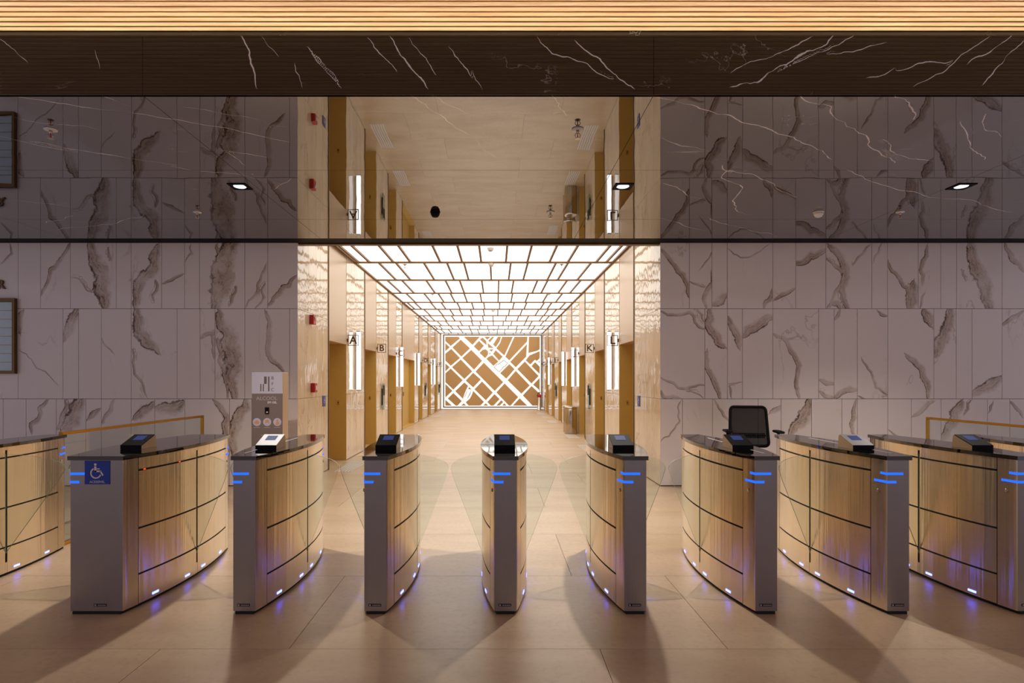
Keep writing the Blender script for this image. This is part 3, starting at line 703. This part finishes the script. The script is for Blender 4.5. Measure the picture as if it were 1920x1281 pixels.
# ------------------------------------------------------------------ speed gates
GY = 4.42; HL = 0.73; SAG = 0.095; GH = 0.996
def make_gate(cx, w0, label, flapL, flapR, reader, sign=False, strip=0):
    t = empty('speed_gate', (cx, GY, 0), label=label, cat='turnstile', group='row of speed gate pedestals')
    hw = lambda y: w0 + SAG*(1 - (y/HL)**2)
    yS = -HL + 0.115
    def outline(off, n=20, end=0.0):
        ys = np.linspace(-HL - end, HL + end, n)
        p = [(hw(min(max(y, -HL), HL)) + off, y) for y in ys]
        return p + [(-x, y) for x, y in p[::-1]]
    v, f = prism(outline(-0.014), 0.0, 0.018); mesh('plinth', v, f, M['core'], t)
    v, f = prism(outline(-0.007, end=-0.007), 0.018, GH - 0.028); mesh('core', v, f, M['core'], t)
    def shell(path, off0, off1, z0, z1):
        """path of (x,y) going counter clockwise seen from above with outward normal on the right"""
        n = len(path); o, i_ = [], []
        for k, (x, y) in enumerate(path):
            a = path[max(k-1, 0)]; b = path[min(k+1, n-1)]
            dx, dy = b[0]-a[0], b[1]-a[1]; L = math.hypot(dx, dy); nx, ny = dy/L, -dx/L
            o.append((x + nx*off1, y + ny*off1)); i_.append((x + nx*off0, y + ny*off0))
        V = [(p[0], p[1], z) for z in (z0, z1) for p in o] + [(p[0], p[1], z) for z in (z0, z1) for p in i_]
        F = []
        for k in range(n-1):
            F += [(k, k+1, n+k+1, n+k), (2*n+k+1, 2*n+k, 3*n+k, 3*n+k+1), (n+k, n+k+1, 3*n+k+1, 3*n+k), (k+1, k, 2*n+k, 2*n+k+1)]
        F += [(0, n, 3*n, 2*n), (n-1, 2*n+n-1, 3*n+n-1, n+n-1)]
        return V, F
    rot = lambda V: [(-x, -y, z) for x, y, z in V]
    def smoothq(o, ang=35):
        for p in o.data.polygons: p.use_smooth = True
        try: o.data.set_sharp_from_angle(angle=R(ang))
        except Exception: pass
        return o
    zt = GH - 0.026
    side = [(hw(y), y) for y in np.linspace(yS, -HL + 0.006, 5)][::-1]
    cap = [(-x, y) for x, y in side[::-1]] + [(-w0 + 0.001, -HL + 0.001), (-w0 + 0.006, -HL), (w0 - 0.006, -HL), (w0 - 0.001, -HL + 0.001)] + side
    V, F = shell(cap, -0.006, 0.0, 0.02, zt)
    caps = []
    for k in range(2):
        o = smoothq(mesh('end_cap', V if k == 0 else rot(V), F, M['steel_end'], t)); caps.append(o)
        o.data.materials.append(M['steel'])
        for q in o.data.polygons:
            if abs(q.normal.x) > 0.85: q.material_index = 1
    # side panels, four rows each side of the flap slot
    zr = [(0.022, 0.209), (0.221, 0.507), (0.519, 0.883), (0.895, zt)]
    for (ya, yb) in ((yS + 0.004, -0.010), (0.010, -yS - 0.004)):
        path = [(hw(y), y) for y in np.linspace(ya, yb, 10)]
        for za, zb in zr:
            V2, F2 = shell(path, -0.0068, 0.0, za, zb)
            smoothq(mesh('side_panel', V2, F2, M['steel'], t)); smoothq(mesh('side_panel', rot(V2), F2, M['steel'], t))
    for k in range(2):   # short covers closing the flap slot above and below
        for za, zb in ((0.022, 0.10), (0.945, zt)):
            V2, F2 = shell([(hw(-0.0085), -0.0085), (hw(0.0085), 0.0085)], -0.0068, -0.0005, za, zb)
            mesh('slot_cover', V2 if k == 0 else rot(V2), F2, M['steel'], t)
    v, f = prism(outline(0.010, end=0.012), GH - 0.0255, GH); tp = mesh('glass_top', v, f, M['black_glass'], t)
    # blue lights wrapping the left front corner (and the opposite rear corner)
    for zc, fl, xe in ((0.884, 0.045, w0*0 + min(-w0 + 0.10, w0)), (0.832, 0.09, min(-w0 + 0.057, w0))):
        pth = [(-hw(y), y) for y in np.linspace(-HL + fl, -HL + 0.004, 4)] + [(-w0 + 0.0005, -HL + 0.0005), (-w0 + 0.006, -HL), (xe, -HL)]
        V2, F2 = shell(pth, 0.0002, 0.0022, zc - 0.007, zc + 0.007)
        mesh('indicator_light', V2, F2, M['led_blue'], t); mesh('indicator_light', rot(V2), F2, M['led_blue'], t)
    for k in range(2):
        sg = -1 if k == 0 else 1
        yk = sg*(HL - 0.06); xk = sg*(hw(yk))
        v, f = lathegeo([(0.011, 0), (0.011, 0.004), (0.006, 0.006)], 12)
        v = [(xk + sg*p[2], yk + p[0], 0.77 + p[1]) for p in v]
        lk = mesh('lock', v, f, M['chrome'], t)
    # floor lights low on the panels
    for yy in (-0.47, -0.13, 0.10, 0.45):
        p = [(hw(y), y) for y in np.linspace(yy - 0.028, yy + 0.028, 3)]
        V2, F2 = shell(p, 0.0002, 0.0022, 0.040, 0.054)
        mesh('floor_light', V2, F2, M['led_floor'], t); mesh('floor_light', rot(V2), F2, M['led_floor'], t)
    if strip:   # thin pale line in two lengths along the glass top
        for ya, yb in ((-0.60, -0.40), (-0.10, 0.42)):
            box('top_line', strip - 0.006, strip + 0.006, ya, yb, GH + 0.0002, GH + 0.0012, M['sign_white'], t)
    if sign:
        for yy in (-0.56, -0.22):
            p = [(hw(y) - 0.004, y) for y in (yy - 0.008, yy, yy + 0.008)]
            V2, F2 = shell(p, 0.0, 0.003, 0.886, 0.892); mesh('sensor_light', V2, F2, M['led_red'], t)
    # glass flaps
    for sgn, ext in ((-1, flapL), (1, flapR)):
        if not ext: continue
        xb = hw(0) - 0.006; xt = hw(0) + ext
        k = ext/0.235
        A = [(xb, 0.165), (xt - 0.03*k, 0.71)]
        tip = [(xt - 0.012*k, 0.765), (xt, 0.805), (xt - 0.004*k, 0.832), (xt - 0.022*k, 0.857), (xt - 0.055*k, 0.876)]
        top = [(xt - 0.11*k, 0.895), (xt - 0.18*k, 0.910), (xb, 0.918)]
        poly = [(sgn*x, z) for x, z in A + tip + top]
        v, f = prism(poly, -0.005, 0.005, 'y')
        o = mesh('glass_flap', v, f, M['glass'], t); o.data.materials.append(M['glass_edge'])
        for q in o.data.polygons:
            if len(q.vertices) == 4: q.material_index = 1
    # reader on the top
    fm = M['reader_silver'] if reader == 'silver' else M['black']
    y0, y1 = -0.38, -0.20; hwd = 0.072
    prof = [(y0, GH + 0.0005), (y1, GH + 0.0005), (y1 - 0.012, GH + 0.082), (y1 - 0.022, GH + 0.084), (y0, GH + 0.024)]
    v, f = prism(prof, -hwd, hwd, 'x'); rd = mesh('card_reader', v, f, M['reader_side'], t)
    nrm = Vector((0, -(0.060), 0.158)).normalized(); a = Vector((0, y0, GH + 0.024)); b = Vector((0, y1 - 0.022, GH + 0.084)); d = (b - a)
    def tilt(u0, u1, w0_, w1_, h0, h1, nm, m, par):
        V2 = []
        for h in (h0, h1):
            for (u, w_) in ((u0, w0_), (u1, w0_), (u1, w1_), (u0, w1_)):
                p = a + d*w_ + nrm*h; V2.append((u, p.y, p.z))
        return mesh(nm, V2, boxgeo(0,1,0,1,0,1)[1], m, par)
    tilt(-hwd, hwd, 0.0, 1.0, 0.0005, 0.006, 'reader_face', fm, rd)
    tilt(-0.036, 0.036, 0.46, 0.86, 0.0065, 0.0075, 'screen', M['screen'], rd)
    box('front_lip', -hwd, hwd, y0 - 0.004, y0 - 0.0005, GH + 0.001, GH + 0.028, M['black'], rd)
    # maker's plate low on the front
    mp = box('maker_plate', -0.044 + (w0-0.07)*0.3, 0.036 + (w0-0.07)*0.3, -HL - 0.0016, -HL - 0.0002, 0.050, 0.066, M['black'], t)
    px = (w0-0.07)*0.3
    box('mark', -0.040 + px, -0.028 + px, -HL - 0.0022, -HL - 0.0017, 0.053, 0.063, M['grey_print'], mp)
    for k in range(6): box('mark', -0.020 + px + k*0.009, -0.0135 + px + k*0.009, -HL - 0.0022, -HL - 0.0017, 0.0545, 0.0615, M['grey_print'], mp)
    if sign:
        x0 = -w0 + 0.092; x1 = x0 + 0.160; xc = (x0 + x1)/2; zc = 0.896
        sp = bbox('access_sticker', x0, x1, -HL - 0.003, -HL - 0.0004, 0.818, 0.974 - 0.008, 0.001, M['sign_blue'], t, 1)
        V2, F2 = wheelchair(t, 0.115, 0.0)
        mesh('pictogram', [(x + xc - 0.012, -HL - 0.0040 + y, z + 0.892) for x, y, z in V2], F2, M['sign_white'], sp)
        text('lettering', 'ACESSÍVEL', 0.021, M['sign_white'], sp, 0.0004, loc=(xc, -HL - 0.0036, 0.833))
    else:
        pass
    return t
gates = [(-3.855, 0.07, 'speed gate at the far left edge, cut off by the frame beside gold rail', 0.235, 0.445, 'black', False),
 (-2.513, 0.165, 'wide speed gate pedestal bearing the blue wheelchair sticker', 0.445, 0.235, 'black', True),
 (-1.584, 0.07, 'narrow speed gate with a white reader, next to the wheelchair sticker gate', 0.25, 0.235, 'silver', False, -0.055),
 (-0.758, 0.07, 'speed gate left of the central one, second from the wheelchair sticker gate', 0.25, 0.235, 'black', False),
 (0.060, 0.07, 'central speed gate seen end on, between the open glass flaps', 0.235, 0.235, 'black', False),
 (0.876, 0.07, 'speed gate just right of the central one, before the lift L doorway', 0.235, 0.235, 'black', False),
 (1.700, 0.07, 'speed gate standing directly in front of the black office chair', 0.235, 0.235, 'black', False, 0.047),
 (2.530, 0.07, 'silver reader speed gate immediately right of the office chair', 0.235, 0.235, 'silver', False, 0.052),
 (3.350, 0.07, 'speed gate at right edge whose front end is cut by the frame', 0.235, 0.235, 'black', False),
 (4.170, 0.07, 'rearmost visible speed gate at far right, only its top corner in frame', 0.235, 0.235, 'black', False)]
for g in gates: make_gate(*g)

# ------------------------------------------------------------------ glass balustrades
def rail(x, y0, y1, lab):
    t = empty('glass_balustrade', (x, y1, 0), label=lab, cat='railing')
    L = y1 - y0
    bbox('handrail', -0.02, 0.02, -L, 0.0, 0.985, 1.012, 0.004, M['gold'], t, 1)
    bbox('end_post', -0.02, 0.02, -0.025, 0.0, 0.0, 0.984, 0.004, M['gold'], t, 1)
    bbox('bottom_rail', -0.02, 0.02, -L, -0.026, 0.0, 0.03, 0.004, M['gold'], t, 1)
    box('glass_panel', -0.006, 0.006, -L + 0.01, -0.026, 0.0305, 0.9845, M['glass_rail'], t)
rail(-3.86, 5.20, 7.72, 'gold framed glass balustrade behind the leftmost speed gates')
rail(5.40, 5.20, 7.35, 'gold framed glass balustrade at the far right of the lobby')

# ------------------------------------------------------------------ sanitiser totem
tt = empty('sanitizer_stand', (-2.845, 7.30, 0), label='taupe hand sanitiser totem with BFC header beside the corridor opening', cat='stand')
bbox('body', -0.188, 0.188, 0.0, 0.20, 0.0, 1.57, 0.004, M['transom'], tt, 1)
box('base_plate', -0.22, 0.22, -0.06, 0.26, 0.0, 0.012, M['black'], tt)
pn = box('front_panel', -0.19, 0.19, -0.006, -0.0005, 0.02, 1.305, M['taupe'], tt)
hd = box('header_panel', -0.19, 0.19, -0.006, -0.0005, 1.306, 1.572, M['paper'], tt)
for (a, b, c, d) in ((-0.085,-0.072,1.335,1.425),(-0.054,-0.041,1.335,1.425),(-0.038,-0.006,1.426,1.518),(0.012,0.028,1.335,1.518)):
    box('logo_bar', a, b, -0.0075, -0.0061, c, d, M['brown_print'], hd)
for ch, z in (('B', 1.498), ('F', 1.425), ('C', 1.352)): text('letter', ch, 0.058, M['brown_print'], hd, 0.0005, loc=(0.066, -0.0068, z))
text('lettering', 'ALCOOL', 0.066, M['grey_print'], pn, 0.0005, loc=(-0.005, -0.0068, 1.245))
text('lettering', 'EM GEL', 0.036, M['sign_white'], pn, 0.0005, loc=(0.062, -0.0068, 1.195), bold=0.0006)
ds = bbox('dispenser_nozzle', -0.026, 0.026, -0.018, -0.0065, 1.055, 1.135, 0.003, M['black'], tt, 1)
box('nozzle_tip', -0.006, 0.014, -0.021, -0.0185, 1.07, 1.082, M['sign_white'], ds)
for k, xx in enumerate((-0.128, 0.0, 0.126)):
    v, f = lathegeo([(0.05, 0), (0.05, 0.0012)], 20); v = [(p[0] + xx, -0.0062 - p[2], p[1] + 0.952) for p in v]
    dd = mesh('step_icon', v, [q[::-1] for q in f], M['paper'], pn)
    v, f = prism([(xx - 0.035, 0.945), (xx - 0.01, 0.975), (xx + 0.012, 0.968), (xx + 0.034, 0.95), (xx + 0.02, 0.925), (xx - 0.02, 0.928)] if k == 0 else ([(xx - 0.03, 0.93), (xx - 0.02, 0.975), (xx, 0.985), (xx + 0.022, 0.972), (xx + 0.03, 0.93), (xx + 0.012, 0.945), (xx - 0.012, 0.945)] if k == 1 else [(xx - 0.028, 0.922), (xx - 0.012, 0.95), (xx - 0.008, 0.985), (xx + 0.012, 0.985), (xx + 0.014, 0.955), (xx + 0.03, 0.94), (xx + 0.01, 0.915)]), -0.0082, -0.0076, 'y')
    mesh('hand_print', v, f, M['skin_print'], pn)
    box('caption_line', xx - 0.038, xx + 0.038, -0.0072, -0.0061, 0.882, 0.888, M['grey_print'], pn)
box('caption_line', -0.08, 0.07, -0.0072, -0.0061, 0.785, 0.791, M['grey_print'], pn)

# ------------------------------------------------------------------ directory board on the left wall
db_ = empty('directory_board', (-6.64, WALL_Y, 0), label='bronze framed floor directory of blue grey rows on left wall', cat='sign')
zT, zB = EYE + (VPY - 560)/PXW, EYE + (VPY - 701)/PXW
box('frame_side', -0.035, 0.0, -0.055, -0.001, zB, zT, M['bronze_dark'], db_)
box('frame_top', -1.1, -0.036, -0.055, -0.001, zT - 0.05, zT, M['bronze_dark'], db_)
box('frame_bottom', -1.1, -0.036, -0.055, -0.001, zB, zB + 0.035, M['bronze_dark'], db_)
box('back_panel', -1.1, -0.036, -0.02, -0.001, zB + 0.036, zT - 0.051, M['bronze'], db_)
hh = (zT - zB - 0.09)/8
for k in range(8): box('directory_row', -1.09, -0.038, -0.030, -0.0205, zB + 0.038 + k*hh + 0.006, zB + 0.038 + (k+1)*hh - 0.002, M['slot_blue'], db_)
lr = text('wall_letter', 'R', 0.178, M['bronze_dark'], None, 0.012, loc=(-6.855, WALL_Y - 0.014, EYE + (VPY - 534.5)/PXW), bold=0.003)
setp(lr, 'bronze capital letter R above the directory board', 'letter')

# ------------------------------------------------------------------ office chair
ch = empty('office_chair', (3.16, 7.22, 0), R(-12), label='black mesh office chair against the right marble wall', cat='chair')
ch.scale = (0.90, 1, 1)   # local: chair faces -y
prof = []
def rrect(w_, h_, r_, n=5):
    P = []
    for (cx, cz, a0) in ((w_-r_, h_-r_, 0), (-w_+r_, h_-r_, 90), (-w_+r_, -h_+r_, 180), (w_-r_, -h_+r_, 270)):
        for k in range(n): a = R(a0 + 90*k/(n-1)); P.append((cx + r_*math.cos(a), cz + r_*math.sin(a)))
    return P
bk = []
for x, z in rrect(0.245, 0.245, 0.05):
    u = (z + 0.245)/0.49; bk.append((x*(1.06 - 0.10*u), 0.20 + 0.09*u + 0.05*(1 - (x/0.245)**2), z + 0.885))
tube('back_frame', bk, 0.020, M['black'], ch, 8, True)
nx, nz = 10, 10; V, F = [], []
for j in range(nz+1):
    for i in range(nx+1):
        x = -0.235 + 0.47*i/nx; z = -0.235 + 0.47*j/nz; u = (z + 0.245)/0.49
        V.append((x*(1.06 - 0.10*u), 0.20 + 0.09*u + 0.05*(1 - (x/0.245)**2), z + 0.885))
for j in range(nz):
    for i in range(nx): F.append((j*(nx+1)+i, j*(nx+1)+i+1, (j+1)*(nx+1)+i+1, (j+1)*(nx+1)+i))
mesh('back_mesh', V, F, M['mesh'], ch, True)
ls = mesh('lumbar_support', *merge([boxgeo(-0.205 + k*0.0228, -0.192 + k*0.0228, 0.262 + 0.0*k, 0.285, 0.735, 0.80) for k in range(19)] + [boxgeo(-0.235, 0.235, 0.265, 0.29, 0.760, 0.775)]), M['black'], ch)
tube('back_stem', [(0, 0.25, 0.66), (0, 0.24, 0.58), (0, 0.16, 0.50), (0, 0.05, 0.47)], [0.045, 0.04, 0.035, 0.035], M['black'], ch)
bbox('seat', -0.245, 0.245, -0.28, 0.20, 0.515, 0.585, 0.03, M['black_soft'], ch, 3)
for s in (-1, 1):
    arm = tube('armrest', [(s*0.18, 0.0, 0.50), (s*0.31, 0.0, 0.51), (s*0.325, 0.0, 0.58), (s*0.325, 0.0, 0.83)], 0.018, M['black'], ch)
    bbox('arm_pad', s*0.325 - 0.05, s*0.325 + 0.05, -0.13, 0.12, 0.828, 0.858, 0.014, M['black'], arm, 2)
lathe('gas_lift', [(0.03, 0.12), (0.03, 0.30), (0.02, 0.30), (0.02, 0.50), (0.07, 0.505), (0.07, 0.515)], M['black'], ch, 14)
for k in range(5):
    a = R(72*k + 18); c_, s_ = math.cos(a), math.sin(a)
    lg = tube('base_leg', [(0.02*c_, 0.02*s_, 0.13), (0.16*c_, 0.16*s_, 0.10), (0.30*c_, 0.30*s_, 0.075)], [0.024, 0.02, 0.014], M['black'], ch)
    v, f = lathegeo([(0.018, -0.02), (0.03, -0.018), (0.03, 0.018), (0.018, 0.02)], 12); v = [(0.30*c_ + p[0]*c_ - p[2]*s_, 0.30*s_ + p[0]*s_ + p[2]*c_, 0.0305 + p[1]) for p in v]
    mesh('castor', v, f, M['black'], lg)

# ------------------------------------------------------------------ bin and extinguisher
tb = empty('litter_bin', (2.06, 16.12, 0), label='round stainless steel litter bin against the right corridor wall', cat='bin')
lathe('body', [(0.165, 0.0), (0.17, 0.02), (0.17, 0.69), (0.165, 0.70)], M['chrome'], tb, 28)
lathe('rim', [(0.178, 0.701), (0.18, 0.71), (0.18, 0.74), (0.15, 0.752), (0.11, 0.745)], M['chrome'], tb, 28)
tb2 = empty('litter_bin', (2.09, 16.75, 0), label='second steel litter bin hidden behind the front one', cat='bin')
lathe('body', [(0.165, 0.0), (0.17, 0.02), (0.17, 0.69), (0.165, 0.70)], M['chrome'], tb2, 28)
lathe('rim', [(0.178, 0.701), (0.18, 0.71), (0.18, 0.74), (0.15, 0.752), (0.11, 0.745)], M['chrome'], tb2, 28)
fe = empty('fire_extinguisher', (2.12, 28.72, 0), label='steel fire extinguisher with red head in front of the map', cat='extinguisher')
lathe('stand', [(0.11, 0.0), (0.11, 0.02), (0.095, 0.03), (0.095, 0.62), (0.09, 0.63)], M['chrome'], fe, 18)
lathe('cylinder', [(0.085, 0.631), (0.085, 0.72), (0.06, 0.78), (0.03, 0.80)], M['red'], fe, 18)
v, f = merge([lathegeo([(0.025, 0.801), (0.025, 0.86)], 10), boxgeo(-0.02, 0.10, -0.015, 0.015, 0.861, 0.885)]); mesh('valve_head', v, f, M['red'], fe)
tube('hose', [(0.02, -0.03, 0.84), (-0.05, -0.05, 0.86), (-0.09, -0.05, 0.78), (-0.10, -0.03, 0.68)], 0.012, M['black'], fe)
tube('hand_lever', [(0, 0, 0.886), (0.01, 0, 0.95), (0.03, 0, 1.0)], 0.008, M['black'], fe)

# ------------------------------------------------------------------ ceiling fittings
def sprinkler(x, y, h, lab, grp):
    t = empty('sprinkler', (x, y, h), label=lab, cat='sprinkler', group=grp)
    lathe('escutcheon', [(0.012, -0.010), (0.045, -0.007), (0.045, -0.0005)], M['white_plastic'], t, 16)
    lathe('pipe', [(0.012, -0.0101), (0.012, -0.03), (0.008, -0.035)][::-1], M['chrome'], t, 10)
    for s in (-1, 1): tube('frame_arm', [(s*0.011, 0, -0.030), (s*0.02, 0, -0.045), (s*0.013, 0, -0.062), (0, 0, -0.068)], 0.003, M['chrome'], t, 6)
    tube('glass_bulb', [(0, 0, -0.036), (0, 0, -0.064)], 0.004, M['red'], t, 6)
    lathe('deflector', [(0.022, -0.073), (0.022, -0.070)], M['chrome'], t, 14)
gs = 'sprinkler heads under the black ceiling'
for x, y, lab in ((-3.37,4.44,'larger near sprinkler head at upper left of black ceiling'),(-3.37,6.62,'smaller far sprinkler head at left of black ceiling'),(0.618,4.44,'near sprinkler head above the corridor reflection'),(0.614,6.62,'far sprinkler head above the corridor reflection'),(4.56,6.62,'far sprinkler head at right of black ceiling')):
    sprinkler(x, y, H1, lab, gs)
for x, y, lab in ((-1.79,11.52,'tiny sprinkler on luminous corridor ceiling, left of centre'),(1.29,11.52,'tiny sprinkler on luminous corridor ceiling, right of centre'),(-1.68,15.52,'tiny sprinkler further along the luminous ceiling, left'),(1.4,15.52,'tiny sprinkler further along the luminous ceiling, right')):
    sprinkler(x, y, H2 - 0.030, lab, 'sprinklers on the luminous ceiling')
def detector(x, y, h, lab, grp, m='white_plastic'):
    t = empty('smoke_detector', (x, y, h), label=lab, cat='detector', group=grp)
    lathe('base', [(0.055, -0.012), (0.058, -0.0005)], M[m], t, 18)
    lathe('sensor_head', [(0.018, -0.062), (0.034, -0.056), (0.050, -0.030), (0.052, -0.0125)], M[m], t, 18)
detector(-0.686, 6.62, H1, 'dark smoke detector on black ceiling above the corridor', 'smoke detectors', 'black')
detector(3.64, 6.62, H1, 'white smoke detector on black ceiling at right', 'smoke detectors')
for y, lab in ((10.1,'nearest white smoke detector on the luminous ceiling'),(11.46,'second white smoke detector on the luminous ceiling'),(19.0,'third small smoke detector far along the luminous ceiling'),(26.45,'farthest tiny smoke detector on the luminous ceiling')):
    detector(-0.095, y, H2 - 0.0305, lab, 'corridor smoke detectors')
def downlight(x, y, lab):
    t = empty('downlight', (x, y, H1), label=lab, cat='light', group='square recessed downlights')
    v, f = merge([boxgeo(-0.09,0.09,-0.09,-0.062,-0.006,-0.0005), boxgeo(-0.09,0.09,0.062,0.09,-0.006,-0.0005), boxgeo(-0.09,-0.062,-0.062,0.062,-0.006,-0.0005), boxgeo(0.062,0.09,-0.062,0.062,-0.006,-0.0005)])
    mesh('bezel', v, f, M['black_trim'], t)
    lathe('lens', [(0.055, -0.005), (0.06, -0.001)], M['lens'], t, 24)
    ld = bpy.data.lights.new('downlight_beam', 'SPOT'); ld.energy = SPOT_W; ld.color = (1.0, 0.93, 0.85); ld.spot_size = R(115); ld.spot_blend = 0.8; ld.shadow_soft_size = 0.05
    lo = bpy.data.objects.new('downlight_beam', ld); C.objects.link(lo); lo.parent = t; lo.location = (0, 0, -0.02)
for x, lab in ((-2.51,'square downlight in black ceiling left of the corridor reflection'),(1.244,'square downlight in black ceiling over the lift L reflection'),(4.56,'square downlight in black ceiling at far right')):
    downlight(x, 5.75, lab)
